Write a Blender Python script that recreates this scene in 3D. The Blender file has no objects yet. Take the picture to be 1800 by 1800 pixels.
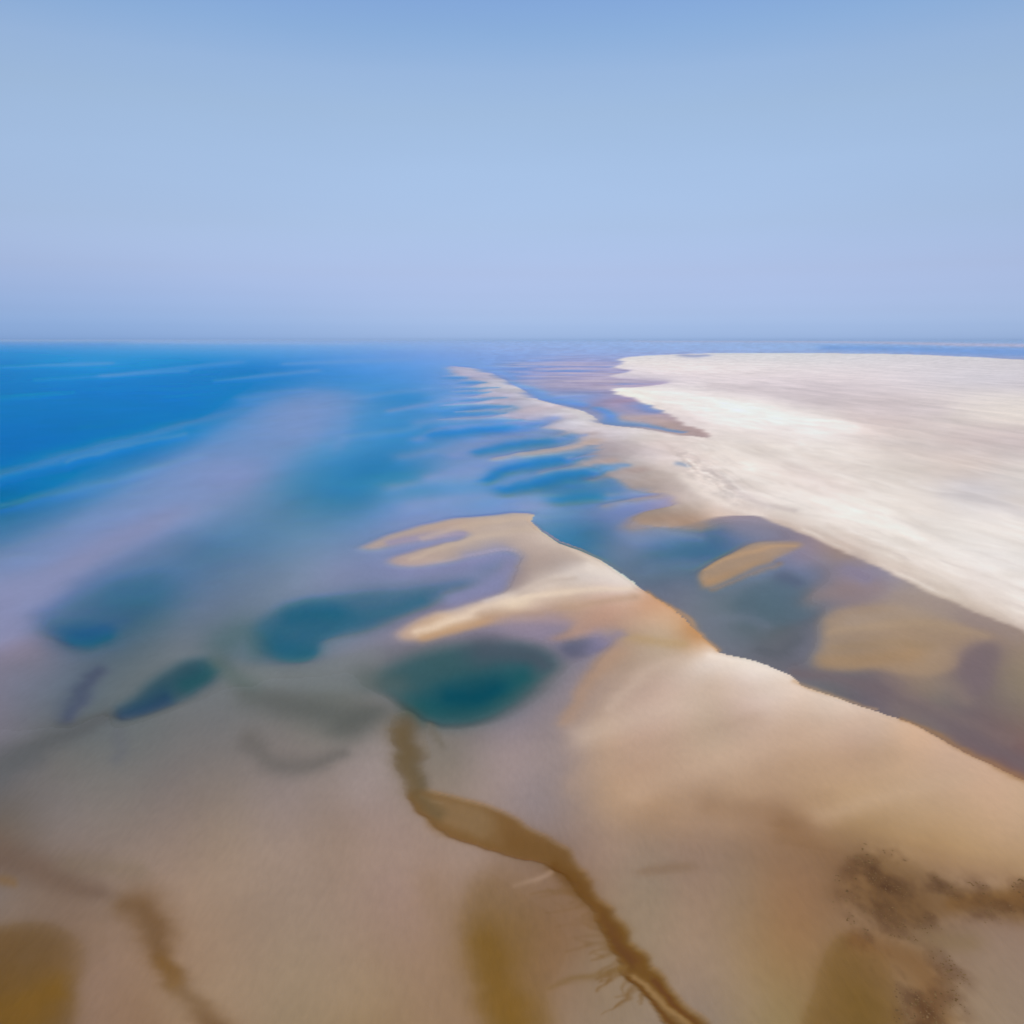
import bpy, math, random
import numpy as np

# ================================================================ camera, sky, sun, exposure
scene = bpy.context.scene
SUN_EL, SUN_AZ = math.radians(52), math.radians(181)     # azimuth clockwise from +Y
cam = bpy.data.cameras.new('camera'); cam_o = bpy.data.objects.new('camera', cam)
scene.collection.objects.link(cam_o); scene.camera = cam_o
cam.sensor_width = 36.0; cam.sensor_fit = 'HORIZONTAL'
cam.lens = 36.0 * 1350.0 / 1800.0
cam.clip_start = 1.0; cam.clip_end = 3000000.0
cam_o.location = (0, 0, 100.0)
cam_o.rotation_euler = (math.radians(90) - math.atan(303.0 / 1350.0), 0, 0)

world = bpy.data.worlds.new("World"); scene.world = world; world.use_nodes = True
nt = world.node_tree; nt.nodes.clear()
def wn(t, **k):
    n = nt.nodes.new(t)
    for a, b in k.items(): setattr(n, a, b)
    return n
w_out = wn('ShaderNodeOutputWorld'); w_bg = wn('ShaderNodeBackground')
sky = wn('ShaderNodeTexSky', sky_type='NISHITA', sun_disc=False, sun_elevation=SUN_EL, sun_rotation=SUN_AZ,
         altitude=100.0, air_density=1.0, dust_density=1.2, ozone_density=2.5)
w_tc = wn('ShaderNodeTexCoord'); w_sep = wn('ShaderNodeSeparateXYZ')
w_ramp = wn('ShaderNodeValToRGB'); w_mul = wn('ShaderNodeVectorMath', operation='MULTIPLY')
nt.links.new(w_tc.outputs['Generated'], w_sep.inputs[0])
nt.links.new(w_sep.outputs['Z'], w_ramp.inputs[0])
# sky colour correction by height above the horizon (sine); topmost stops balance the scene's light
SKYTINT = [(0.0, (0.2753, 0.3645, 0.6487)), (0.0035, (0.2753, 0.3645, 0.6487)), (0.0155, (0.2284, 0.298, 0.5392)), (0.0329, (0.2113, 0.2476, 0.4219)), (0.0536, (0.2194, 0.2295, 0.354)), (0.0807, (0.2476, 0.2334, 0.3132)), (0.1335, (0.3053, 0.2773, 0.3049)), (0.1962, (0.3868, 0.3455, 0.3403)), (0.2547, (0.4443, 0.3951, 0.3627)), (0.2932, (0.4643, 0.4237, 0.396)), (0.3295, (0.4268, 0.4261, 0.4168)), (0.3571, (0.408, 0.4205, 0.4349)), (0.62, (0.26, 0.265, 0.27)), (1.0, (0.24, 0.245, 0.25))]
# SKYTINT_TABLE
el = w_ramp.color_ramp.elements
while len(el) > 1: el.remove(el[-1])
el[0].position = SKYTINT[0][0]; el[0].color = (*SKYTINT[0][1], 1)
for p_, c_ in SKYTINT[1:]:
    e_ = el.new(p_); e_.color = (*c_, 1)
nt.links.new(sky.outputs[0], w_mul.inputs[0]); nt.links.new(w_ramp.outputs[0], w_mul.inputs[1])
# faint, very thin veils of high cloud
w_noise = wn('ShaderNodeTexNoise'); w_noise.inputs['Scale'].default_value = 2.2; w_noise.inputs['Detail'].default_value = 3.0
w_map = wn('ShaderNodeMapping'); w_map.inputs['Scale'].default_value = (1, 1, 5)
nt.links.new(w_tc.outputs['Generated'], w_map.inputs[0]); nt.links.new(w_map.outputs[0], w_noise.inputs['Vector'])
w_mr = wn('ShaderNodeMapRange'); w_mr.inputs['From Min'].default_value = .3; w_mr.inputs['From Max'].default_value = .7
w_mr.inputs['To Min'].default_value = 3.94; w_mr.inputs['To Max'].default_value = 4.06
nt.links.new(w_noise.outputs[0], w_mr.inputs[0])
# the murk over the open sea (west) is thicker and darker low down
w_x = wn('ShaderNodeMapRange', interpolation_type='SMOOTHSTEP'); w_x.inputs['From Min'].default_value = .05; w_x.inputs['From Max'].default_value = -.6
nt.links.new(w_sep.outputs['X'], w_x.inputs[0])
w_z = wn('ShaderNodeMapRange', interpolation_type='SMOOTHSTEP'); w_z.inputs['From Min'].default_value = .12; w_z.inputs['From Max'].default_value = .0
nt.links.new(w_sep.outputs['Z'], w_z.inputs[0])
w_xz = wn('ShaderNodeMath', operation='MULTIPLY'); nt.links.new(w_x.outputs[0], w_xz.inputs[0]); nt.links.new(w_z.outputs[0], w_xz.inputs[1])
w_mk = wn('ShaderNodeMix', data_type='RGBA'); nt.links.new(w_xz.outputs[0], w_mk.inputs[0])
w_mk.inputs[6].default_value = (1, 1, 1, 1); w_mk.inputs[7].default_value = (.74, .85, .95, 1)
w_m2 = wn('ShaderNodeVectorMath', operation='MULTIPLY')
w_sc = wn('ShaderNodeVectorMath', operation='SCALE')
nt.links.new(w_mul.outputs[0], w_m2.inputs[0]); nt.links.new(w_mk.outputs[2], w_m2.inputs[1]); nt.links.new(w_m2.outputs[0], w_sc.inputs[0]); nt.links.new(w_mr.outputs[0], w_sc.inputs['Scale'])
nt.links.new(w_sc.outputs[0], w_bg.inputs[0]); w_bg.inputs[1].default_value = 0.1
nt.links.new(w_bg.outputs[0], w_out.inputs[0])

sun = bpy.data.lights.new('sun', 'SUN'); sun.energy = 3.0; sun.angle = math.radians(0.6); sun.color = (1.0, .94, .86)
sun_o = bpy.data.objects.new('sun', sun); scene.collection.objects.link(sun_o)
from mathutils import Vector
_d = Vector((math.sin(SUN_AZ)*math.cos(SUN_EL), math.cos(SUN_AZ)*math.cos(SUN_EL), math.sin(SUN_EL)))
sun_o.rotation_euler = _d.to_track_quat('Z', 'Y').to_euler(); sun_o.location = (-200, -200, 400)

scene.view_settings.view_transform = 'Standard'; scene.view_settings.look = 'None'
scene.view_settings.gamma = 1.0; scene.view_settings.use_curve_mapping = False
scene.view_settings.exposure = 0.0
scene.cycles.max_bounces = 8; scene.cycles.transparent_max_bounces = 8; scene.cycles.volume_bounces = 0

# ---------------------------------------------------------------- survey chart
# The coast is described on a fixed chart of the ground: chart column cx is the
# bearing, chart row cy the dip below the horizon seen from a 100 m mast at the
# origin.  Every chart point is one point of the ground plane (see ground_xy).

H = 100.0
FOC = 1350.0
HZ = 597.0
PITCH = math.atan((900.0 - HZ) / FOC)
CXS = np.arange(-700.0, 2501.0, 3.0)
CYS = np.concatenate([[597.2, 598.0], np.arange(599.0, 700.0, 1.0), np.arange(700.0, 1000.0, 1.5), np.arange(1000.0, 2200.0, 2.5)])
NX, NY = len(CXS), len(CYS)
GX, GY = np.meshgrid(CXS, CYS)

def ground_xy(cx, cy):
    ty = (900.0 - cy) / FOC
    tx = (cx - 900.0) / FOC
    cp, sp = math.cos(PITCH), math.sin(PITCH)
    dy = cp + ty * sp
    dz = -sp + ty * cp
    k = H / np.maximum(-dz, 1e-6)
    return tx * k, dy * k

def rows_of(cy):
    return np.interp(cy, CYS, np.arange(NY))

def spline(pts, closed=True, n=6):
    P = np.array(pts, float); m = len(P); out = []
    rng_ = range(m if closed else m - 1)
    for i in rng_:
        if closed:
            p0, p1, p2, p3 = P[(i-1) % m], P[i], P[(i+1) % m], P[(i+2) % m]
        else:
            p0, p1, p2, p3 = P[max(i-1, 0)], P[i], P[i+1], P[min(i+2, m-1)]
        for t in np.arange(n) / n:
            out.append(0.5*((2*p1)+(-p0+p2)*t+(2*p0-5*p1+4*p2-p3)*t*t+(-p0+3*p1-3*p2+p3)*t**3))
    if not closed: out.append(P[-1])
    return np.array(out)

def box1(a, r, axis):
    r = int(round(r))
    if r < 1: return a
    pad = [(0, 0), (0, 0)]; pad[axis] = (r + 1, r)
    c = np.cumsum(np.pad(a, pad, mode='edge'), axis=axis)
    n = a.shape[axis]
    if axis == 0: return (c[2*r+1:2*r+1+n] - c[:n]) / (2*r+1)
    return (c[:, 2*r+1:2*r+1+n] - c[:, :n]) / (2*r+1)

def blur(a, sx, sy):
    """sx, sy: softness in chart units; rows are blurred in row-index space of the middle of the shape"""
    for _ in range(3):
        a = box1(a, sx / 3.0, 1)
        a = box1(a, sy, 0)
    return a

WX = np.zeros((NY, NX)); WY = np.zeros((NY, NX))     # natural waviness of the outlines
def poly(pts, sx=0, sy=0, smooth=True, warp=1.0, comb=0.0):
    P = spline(pts) if smooth else np.array(pts, float)
    m = np.zeros((NY, NX))
    pad = 60
    i0, i1 = np.searchsorted(CYS, [P[:,1].min()-pad, P[:,1].max()+pad])
    j0, j1 = np.searchsorted(CXS, [P[:,0].min()-pad*2, P[:,0].max()+pad*2])
    X = GX[i0:i1, j0:j1] + WX[i0:i1, j0:j1]*warp + COMB[i0:i1, j0:j1]*comb; Y = GY[i0:i1, j0:j1] + WY[i0:i1, j0:j1]*warp
    ins = np.zeros(X.shape, bool)
    for (xa, ya), (xb, yb) in zip(P, np.roll(P, -1, 0)):
        if ya == yb: continue
        ins ^= ((ya > Y) != (yb > Y)) & (X < (xb - xa) * (Y - ya) / (yb - ya) + xa)
    m[i0:i1, j0:j1] = ins
    if sx or sy:
        cy = P[:,1].mean(); step = 1.0 if cy < 700 else 1.5 if cy < 1000 else 2.5
        m = blur(m, sx / 1.7, sy / step / 1.7)
    return m

def stroke(pts, ay=1.0, soft=True, warp=1.0):
    """pts: (x, y, r); distance in y is multiplied by ay"""
    P = spline(pts, closed=False, n=5)
    m = np.zeros((NY, NX)); R = P[:,2].max() * 3
    i0, i1 = np.searchsorted(CYS, [P[:,1].min()-R/ay, P[:,1].max()+R/ay])
    j0, j1 = np.searchsorted(CXS, [P[:,0].min()-R, P[:,0].max()+R])
    X = GX[i0:i1, j0:j1] + WX[i0:i1, j0:j1]*warp; Y = (GY[i0:i1, j0:j1] + WY[i0:i1, j0:j1]*warp) * ay
    b = np.zeros(X.shape)
    for (xa, ya, ra), (xb, yb, rb) in zip(P[:-1], P[1:]):
        ya_, yb_ = ya*ay, yb*ay
        dx, dy = xb-xa, yb_-ya_
        t = np.clip(((X-xa)*dx + (Y-ya_)*dy) / (dx*dx+dy*dy+1e-9), 0, 1)
        d = np.hypot(X-xa-t*dx, Y-ya_-t*dy) / np.maximum(ra + (rb-ra)*t, .2)
        b = np.maximum(b, np.exp(-d*d*(.9 if soft else 1)) if soft else np.clip((1.15-d)/.3, 0, 1))
    m[i0:i1, j0:j1] = b
    return m

def to_lin(c):
    c = np.asarray(c, float) / 255.0
    return np.where(c <= .04045, c/12.92, ((c+.055)/1.055)**2.4)

def uv(x, y):
    return np.stack([np.asarray(x) / 260.0, np.log(np.maximum(np.asarray(y), 597) - 582.0) * 2.1], -1)

def rbf(pts):
    P = np.array(pts, float)
    Q = uv(P[:,0], P[:,1]); V = P[:,2:5]
    d = np.sqrt(((Q[:,None]-Q[None])**2).sum(-1) + .03)
    n = len(P)
    A = np.zeros((n+1, n+1)); A[:n,:n] = d - .002*np.eye(n); A[:n,n] = 1; A[n,:n] = 1
    w = np.linalg.solve(A, np.vstack([V, np.zeros((1,3))]))
    ci = np.arange(0, NX, 6); ri = np.arange(0, NY, 4)
    if ci[-1] != NX-1: ci = np.append(ci, NX-1)
    if ri[-1] != NY-1: ri = np.append(ri, NY-1)
    xs = np.clip(CXS[ci], -60, 1860); ys = np.clip(CYS[ri], 598, 1840)
    g = uv(*np.meshgrid(xs, ys)).reshape(-1, 2)
    out = np.empty((len(g), 3))
    for k in range(0, len(g), 8000):
        dd = np.sqrt(((g[k:k+8000,None]-Q[None])**2).sum(-1) + .03)
        out[k:k+8000] = dd @ w[:n] + w[n]
    o = out.reshape(len(ri), len(ci), 3)
    full = np.empty((NY, NX, 3))
    for c in range(3):
        t = np.array([np.interp(np.arange(NX), ci, r) for r in o[:,:,c]])
        fr = np.interp(np.arange(NY), ri, np.arange(len(ri)))
        a = np.minimum(fr.astype(int), len(ri)-2); f = (fr-a)[:,None]
        full[:,:,c] = t[a]*(1-f) + t[a+1]*f
    return np.clip(full, 0, 255)

# value noise on the real ground (metres), used for outlines and patchiness
_rs = np.random.RandomState(7)
_tab = _rs.rand(256, 256)
def vnoise(x, y):
    xi = np.floor(x); yi = np.floor(y)
    fx = x-xi; fy = y-yi; fx = fx*fx*(3-2*fx); fy = fy*fy*(3-2*fy)
    a = xi.astype(np.int64) % 256; b = yi.astype(np.int64) % 256
    a1 = (a+1) % 256; b1 = (b+1) % 256
    return (_tab[a,b]*(1-fx)+_tab[a1,b]*fx)*(1-fy) + (_tab[a,b1]*(1-fx)+_tab[a1,b1]*fx)*fy
def fbm(x, y, n=4):
    s = 0; t = 0; a = 1.0
    for k in range(n):
        s = s + a*vnoise(x*2**k+17*k, y*2**k+31*k); t += a; a *= .55
    return s/t*2 - 1

MX, MY = ground_xy(GX, np.maximum(GY, 597.2))
RNG = np.hypot(MX, MY)
RAG = fbm(MX/22.0+11, MY/36.0, 5)*1.4
WX = 14*fbm(GX/70.0, GY/28.0, 4) ; WY = 5*fbm(GX/70.0+40, GY/28.0+9, 4)
_near = np.clip((GY-600)/200, .12, 1.0); WY *= _near; WX *= np.clip((GY-600)/150, .4, 1.0)

COMB = 34*fbm(GX/190.0+3, (GY+GX*.10)/9.0, 3)*np.clip((860-GY)/60, 0, 1)*np.clip((GY-600)/60, .35, 1)

# ---- water and low flats: colours as seen, sky reflection and far haze painted in (x, y, r, g, b)
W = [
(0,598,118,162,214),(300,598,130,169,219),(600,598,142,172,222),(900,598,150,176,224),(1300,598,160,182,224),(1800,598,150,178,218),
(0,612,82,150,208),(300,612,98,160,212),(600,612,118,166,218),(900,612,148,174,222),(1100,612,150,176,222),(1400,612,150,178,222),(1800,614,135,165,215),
(0,640,16,132,196),(150,640,55,148,206),(300,633,50,144,202),(450,650,45,130,195),(600,645,80,148,210),(750,630,115,160,218),(800,650,110,158,214),(700,625,112,158,216),
(0,680,0,126,190),(150,690,5,126,194),(300,690,0,126,194),(450,680,45,130,192),(600,690,80,145,200),(700,680,78,147,203),(770,670,95,150,208),(780,700,100,155,208),
(0,720,0,122,187),(200,730,0,122,186),(350,720,25,125,190),(100,780,0,116,184),(0,800,0,114,182),(250,760,5,122,188),
(0,860,0,112,168),(120,850,40,125,180),(250,810,60,130,185),(400,780,90,145,195),(60,880,40,120,172),
(0,905,45,115,162),(0,950,85,130,172),(100,930,102,135,175),(250,870,110,145,186),(350,820,118,146,190),(540,720,118,152,200),(560,760,112,148,195),(590,720,110,152,202),(500,740,112,150,198),
(430,830,132,148,190),(330,900,128,148,185),(250,940,132,145,182),(150,1000,138,145,178),(60,1060,138,140,168),(0,1000,125,135,165),(0,1120,140,130,148),(60,1130,135,128,145),(200,960,134,146,182),
(600,800,70,140,185),(640,820,42,122,172),(640,870,60,130,172),(500,850,88,138,175),(500,900,88,132,165),(450,950,92,132,165),(360,960,85,125,158),(260,1030,62,108,142),(180,1050,68,105,140),(350,1050,98,120,148),(420,1000,100,126,155),(300,1120,105,120,132),(250,1010,80,118,152),
(550,950,110,143,175),(700,880,100,145,190),(600,980,125,143,175),(680,860,75,140,180),(750,700,70,142,198),(750,760,65,138,190),(700,780,58,135,185),(640,740,80,145,198),
(800,820,112,148,192),(850,780,112,150,198),(850,870,95,145,190),(740,850,70,138,180),(800,880,110,148,192),(900,885,120,150,195),(960,880,110,148,185),(720,910,125,148,190),
(520,1010,120,138,162),(700,1000,130,138,172),(600,1000,128,140,170),
(150,1140,98,112,128),(120,1200,100,112,125),(30,1190,120,122,138),(0,1250,122,120,132),(230,1160,98,112,120),(400,1080,105,122,140),(450,1200,115,120,120),(600,1150,125,130,140),(620,1200,115,118,116),(560,1240,112,114,108),(400,1270,115,114,112),(250,1300,108,110,108),(100,1330,112,110,106),(0,1400,108,102,98),(100,1400,122,115,110),(300,1400,130,118,110),(500,1400,145,130,122),(640,1360,150,135,128),(500,1300,125,118,112),(450,1150,115,125,130),
(700,1110,135,130,148),(760,1125,132,122,135),(600,1110,125,135,155),(900,1110,138,128,145),(640,1050,118,130,155),(950,1100,138,128,148),
(0,1450,112,102,92),(200,1480,138,122,110),(400,1480,150,130,112),(600,1480,153,131,115),
(300,1600,156,130,108),(450,1700,156,132,108),(600,1650,158,134,112),(700,1550,158,132,117),(200,1700,148,120,98),(0,1600,132,118,110),(650,1790,152,126,94),(500,1790,152,130,102),(250,1790,145,115,88),(130,1590,138,115,100),(760,1480,158,134,118),
(900,1300,146,132,132),(850,1340,148,133,126),(950,1400,145,131,130),(900,1270,130,122,128),(1000,1230,140,130,135),(780,1330,130,120,108),(960,1350,150,134,130),
(1200,1500,150,125,107),(1350,1480,146,116,90),(1150,1560,150,130,108),(1300,1560,148,122,96),(1200,1650,158,132,108),(1300,1700,155,128,95),(1250,1790,145,126,107),(1390,1640,150,115,78),(1370,1780,148,124,84),(1080,1480,158,133,116),(1750,1690,150,126,104),(1790,1770,150,128,106),(980,1620,140,108,80),(1000,1760,146,120,95),(900,1560,148,120,98),(850,1500,158,134,118),(1050,1700,144,120,94),
# lagoon behind the spit
(960,920,95,140,172),(1000,945,58,122,162),(1050,920,82,120,152),(1100,925,110,130,170),(1150,980,84,116,143),(1250,950,72,110,140),(1180,960,80,118,148),(1100,960,108,128,155),(1200,1020,104,118,138),(1350,1060,85,110,120),(1250,1050,108,120,132),(1300,1090,95,110,118),(1380,1115,98,103,110),(1300,1130,105,112,122),(1450,1190,106,106,110),(1420,1150,108,110,122),(1550,1215,114,102,105),(1700,1295,116,97,98),(1790,1335,120,90,86),(1790,1250,128,112,100),(1650,1230,130,118,108),(1480,1020,135,122,130),(1520,1010,138,130,148),(1420,985,138,132,150),(1560,1060,158,140,128),(1650,1080,160,142,130),(1300,1010,110,122,142),(1270,930,118,126,146),(1340,930,134,132,148),(1230,915,145,134,136),(1400,950,138,128,142),(1500,985,150,132,125),(1780,1130,150,130,115),(1780,1190,140,124,105),(1700,1180,120,104,104),(1620,1190,150,128,108),(1440,1010,112,118,138),
(1000,640,150,160,205),(950,655,145,155,200),(1050,655,160,158,195),(1000,670,155,155,190),(1050,680,162,155,185),(900,640,130,160,212),(860,640,125,162,216),(1080,635,155,165,208),(980,690,140,155,200),(1060,705,155,148,180),(1110,720,165,152,175),(1150,740,175,158,165),(1180,755,180,160,158),(1100,700,165,150,180),(1030,700,125,152,205),
(1000,870,60,128,170),(1060,880,90,130,170),(1050,900,110,135,175),(1120,890,130,145,190),(1130,870,135,150,195),
]
# ---- dry bank with the ridge running out from it
R = [
(790,645,165,168,200),(830,652,190,182,198),(850,665,175,170,190),(870,672,200,195,202),(900,690,200,192,200),(930,705,205,198,205),(900,700,190,182,195),(960,712,205,195,198),
(960,735,190,180,190),(1000,730,205,198,200),(1010,745,215,208,212),(990,760,190,178,182),(1050,748,210,200,200),(1085,762,222,212,216),(1040,770,205,192,195),(1080,790,175,160,160),(1120,770,208,198,195),(1100,810,190,178,175),(1130,800,205,192,192),(1060,830,175,160,158),(1180,780,215,202,198),(1150,840,180,165,158),(1100,845,178,162,155),(1170,865,175,160,155),(1180,830,205,192,186),(1200,885,180,165,158),(1230,860,212,200,194),(1250,900,200,180,168),(1280,890,215,202,196),(1180,900,168,150,138),(1230,900,178,160,148),(1130,915,160,142,130),(1190,918,165,140,125),
(1100,635,224,218,218),(1200,632,220,215,218),(1400,630,214,212,216),(1600,632,212,208,214),(1800,640,208,204,210),(1150,650,230,220,222),(1090,650,215,208,215),(1120,672,210,202,210),
(1100,688,238,232,225),(1180,700,236,228,226),(1250,705,238,230,228),(1350,715,240,232,230),(1300,680,215,205,210),(1400,705,210,200,203),(1260,672,222,212,216),(1500,665,222,212,216),(1700,670,210,205,212),(1450,735,226,216,213),(1500,740,222,208,204),(1400,740,238,230,228),(1600,720,214,202,202),(1750,700,218,210,208),(1790,680,208,202,208),
(1550,765,215,202,198),(1700,775,204,190,188),(1800,780,202,190,190),(1650,750,214,204,200),(1790,745,222,212,206),(1450,765,236,228,226),(1250,750,232,222,220),(1200,745,220,208,208),(1330,770,228,218,214),
(1250,790,220,210,204),(1350,790,222,212,206),(1450,800,228,219,213),(1300,820,232,222,216),(1230,820,224,210,204),(1400,830,222,210,205),(1350,850,228,218,212),(1500,830,224,214,208),(1600,820,212,202,196),(1700,830,212,200,195),(1800,830,210,202,198),(1450,870,224,213,208),(1550,880,228,220,214),(1300,880,222,210,205),(1380,900,230,220,213),(1650,880,222,214,210),(1790,880,216,208,205),(1700,860,206,200,202),(1500,920,232,224,218),(1600,930,226,218,212),(1700,930,230,223,218),(1790,950,232,225,220),(1440,930,222,210,202),(1550,960,226,216,208),(1650,980,230,222,216),(1790,1000,226,220,216),(1600,1010,212,198,188),(1700,1040,218,206,198),(1790,1060,226,217,211),(1790,1100,214,200,190),(1680,1050,208,194,182),(1740,1080,205,190,178),(1500,960,212,196,186),(1380,925,195,178,168),
]
# ---- sand spit in the middle
B = [
(940,903,190,172,160),(880,912,188,170,158),(800,922,185,162,148),(720,945,180,160,148),(660,962,178,158,150),(950,925,200,182,168),(980,945,208,192,178),(900,935,188,170,160),(840,960,182,165,155),(760,975,180,160,150),(700,990,176,155,150),(950,960,190,172,162),(920,1000,165,148,142),(900,1040,165,148,142),(970,1000,178,162,155),(1020,975,188,170,158),(1000,1010,200,188,182),(1060,995,220,206,196),(1100,1020,228,214,206),(1040,1025,214,200,192),(1110,1035,225,208,198),(960,1040,208,190,176),(880,1060,205,184,165),(820,1085,200,174,152),(760,1100,192,162,135),(720,1120,188,160,140),(900,1055,222,204,182),(950,1075,190,162,142),(1000,1060,192,165,145),(1080,1060,200,166,148),(1130,1050,205,165,138),(1150,1075,200,160,130),(1200,1100,195,155,118),(1230,1130,190,148,108),(1100,1090,182,150,130),(1000,1085,178,148,130),(860,1095,178,145,115),(1180,1120,185,158,130),(1100,1120,172,145,125),(1050,1115,170,138,122),
(1240,1155,222,205,192),(1300,1170,228,214,202),(1370,1190,228,214,203),(1400,1205,225,205,190),(1250,1185,208,190,176),(1150,1180,180,158,142),(1080,1170,166,142,125),(1050,1220,165,142,128),(1100,1250,178,153,138),(1180,1230,195,170,155),(1300,1220,206,184,172),(1350,1250,204,182,168),(1450,1235,212,192,176),(1500,1250,215,192,175),(1600,1290,205,172,145),(1550,1280,198,172,152),(1250,1290,188,166,146),(1050,1300,176,150,130),(1000,1350,150,132,125),(1100,1340,182,152,130),(1250,1350,182,155,132),(1400,1300,190,162,140),(1500,1320,188,158,136),(1650,1350,192,162,138),(1750,1390,194,162,136),(1800,1420,190,160,132),(1300,1400,172,143,118),(1500,1430,172,142,108),(1400,1400,170,140,112),(1150,1400,168,138,112),(1050,1430,165,138,112),(1600,1450,174,144,110),(1700,1480,176,145,110),(1790,1480,178,148,118),(1790,1540,160,130,95),(1350,1450,152,122,96),(1250,1440,160,132,108),(1600,1500,160,128,90),(1500,1470,150,120,86),(1650,1530,158,125,85),(1020,1270,162,140,128),(980,1340,148,132,128),
]

def over(F, col, m, k=1.0):
    m = (m*k)[...,None]
    return F*(1-m) + np.asarray(col, float)*m

C = rbf(W); 
for c in range(3): C[:,:,c] = blur(C[:,:,c], 5, 1.2)
KIND = np.zeros((NY, NX), int)            # 0 flats and water floor, 1 bank, 2 spit, 3 far strand
def st(pts, col, k=1.0, ay=1.0, **kw):
    global C
    C = over(C, col, stroke(pts, ay, **kw), k)
def pg(pts, col, k=1.0, sx=6, sy=4, rag=0.0, **kw):
    global C
    m = poly(pts, sx, sy, **kw)
    if rag: m = np.clip(m*(1 + rag*RAG), 0, 1)*np.clip(m*1.6, 0, 1)
    C = over(C, col, m, k)

# sea
pg([(640,690),(560,684),(480,700),(380,755),(250,835),(100,925),(-90,1010),(-90,1130),(40,1120),(105,1062),(170,1005),(300,930),(400,868),(520,800),(600,742)], (124,148,192), .62, 60, 20, rag=.15)
pg([(330,880),(200,930),(60,1000),(-90,1060),(-90,1150),(30,1130),(100,1068),(170,1005),(300,925)], (140,141,172), .55, 40, 18)
pg([(600,735),(640,700),(700,700),(720,740),(690,800),(640,850),(600,880),(560,850),(570,800)], (72,142,190), .35, 50, 22)
st([(110,1090,30),(140,1045,32),(190,1005,34),(250,975,34),(320,945,30)], (88,120,152), .4, 1.5)
st([(-80,856,12),(0,832,12),(150,792,12),(300,752,9),(430,716,5)], (78,138,190), .8, 1.0)
st([(430,700,14),(500,688,10),(540,685,8)], (130,155,205), .25, 2)
st([(180,660,10),(300,648,10),(420,636,10)], (90,150,208), .55, 2.5)
st([(150,752,6),(220,742,4),(300,728,4)], (55,130,190), .5, 1.5)
st([(560,708,30),(600,735,20),(590,780,14)], (120,152,200), .35, 1.0)
for pts, k in [([(0,646,5),(90,642,6),(200,638,4)], .45), ([(60,668,4),(180,660,6),(330,652,4)], .4), ([(380,668,4),(470,660,6),(560,652,5)], .4), ([(500,640,4),(600,636,6),(720,632,5)], .4),
    ([(0,700,8),(60,696,8),(130,690,4)], .3), ([(120,812,6),(230,782,8),(330,762,6)], .35), ([(0,888,10),(120,862,12),(260,828,10),(360,800,6)], .35), ([(620,700,6),(690,690,8),(760,684,5)], .35), ([(600,770,8),(680,758,10),(740,750,6)], .3)]:
    st(pts, (118,158,206), k, 1.6)
# sand-coloured shoal running down to the left edge, and the dark trough inside it
st([(120,1010,26),(190,985,22),(300,935,14),(380,905,10)], (78,118,152), .0, 1.2)
st([(95,1095,40),(150,1102,52),(205,1085,34)], (62,100,134), .7, 1.4)
st([(125,1112,26),(155,1112,34),(188,1104,20)], (22,86,128), .85, 1.8)
st([(150,1060,40),(210,1040,36),(270,1020,26)], (70,108,140), .55, 1.5)
st([(200,1040,30),(255,1030,22)], (60,108,140), .5, 1.6)
# tidal pools, each shelving softly into the cloudy shallows
pg([(400,1130),(460,1075),(540,1045),(640,1025),(760,1012),(870,1008),(850,1035),(740,1080),(660,1112),(580,1135),(560,1168),(470,1172),(400,1160),(330,1180)], (88,114,132), .55, 50, 20, rag=.5)
pg([(540,1052),(600,1042),(700,1035),(800,1020),(850,1015),(790,1045),(720,1075),(640,1105),(575,1115),(530,1112),(480,1095),(505,1068)], (62,104,130), .75, 26, 10, rag=.35)
pg([(440,1110),(470,1085),(520,1062),(580,1055),(640,1068),(610,1100),(562,1122),(562,1142),(535,1158),(495,1158),(455,1142)], (42,98,124), .8, 26, 12, rag=.45)
st([(630,1082,26),(680,1068,18),(740,1050,12)], (44,100,126), .6, 1.6)
st([(490,1128,30),(520,1136,24),(545,1134,12)], (26,90,118), .6, 1.3)
st([(520,1075,20),(560,1068,22),(590,1070,16)], (25,92,122), .5, 1.4)
st([(395,1125,34),(430,1110,30),(450,1140,24)], (78,108,112), .55, 1.3)
pg([(190,1265),(235,1225),(275,1182),(330,1155),(385,1152),(410,1170),(370,1212),(300,1240),(235,1264)], (74,96,106), .7, 30, 14, rag=.3)
pg([(200,1262),(240,1228),(280,1188),(330,1160),(378,1160),(386,1180),(350,1212),(290,1236),(235,1257)], (46,80,94), .82, 22, 11, rag=.35)
st([(210,1252,10),(250,1238,13),(290,1220,14)], (36,66,98), .65, 1.0)
st([(330,1195,22),(360,1178,18)], (30,84,92), .6, 1.2)
st([(385,1165,20),(410,1185,18),(440,1205,22)], (92,108,104), .6, 1.1)
pg([(640,1190),(700,1155),(790,1128),(890,1120),(970,1135),(1010,1165),(980,1200),(930,1240),(850,1275),(770,1285),(700,1268),(680,1225)], (92,104,106), .7, 44, 20, rag=.25)
pg([(668,1195),(720,1162),(800,1142),(880,1134),(940,1144),(980,1165),(955,1185),(925,1210),(880,1243),(830,1263),(770,1268),(722,1253),(702,1225)], (62,92,98), .9, 24, 12, rag=.22)
st([(740,1235,24),(800,1228,34),(870,1205,32),(920,1182,16)], (26,84,92), .75, 1.3)
st([(790,1212,24),(830,1210,32),(870,1196,24)], (4,68,86), .8, 1.6)
st([(860,1142,40),(930,1150,26),(960,1166,18)], (80,84,98), .6, 1.8)
st([(640,1195,26),(700,1200,20)], (92,102,100), .5, 1.2)
st([(700,1160,40),(770,1145,40)], (88,98,104), .45, 1.6)
st([(1010,1135,26),(1045,1128,18)], (95,98,118), .85, 1.5)
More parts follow.
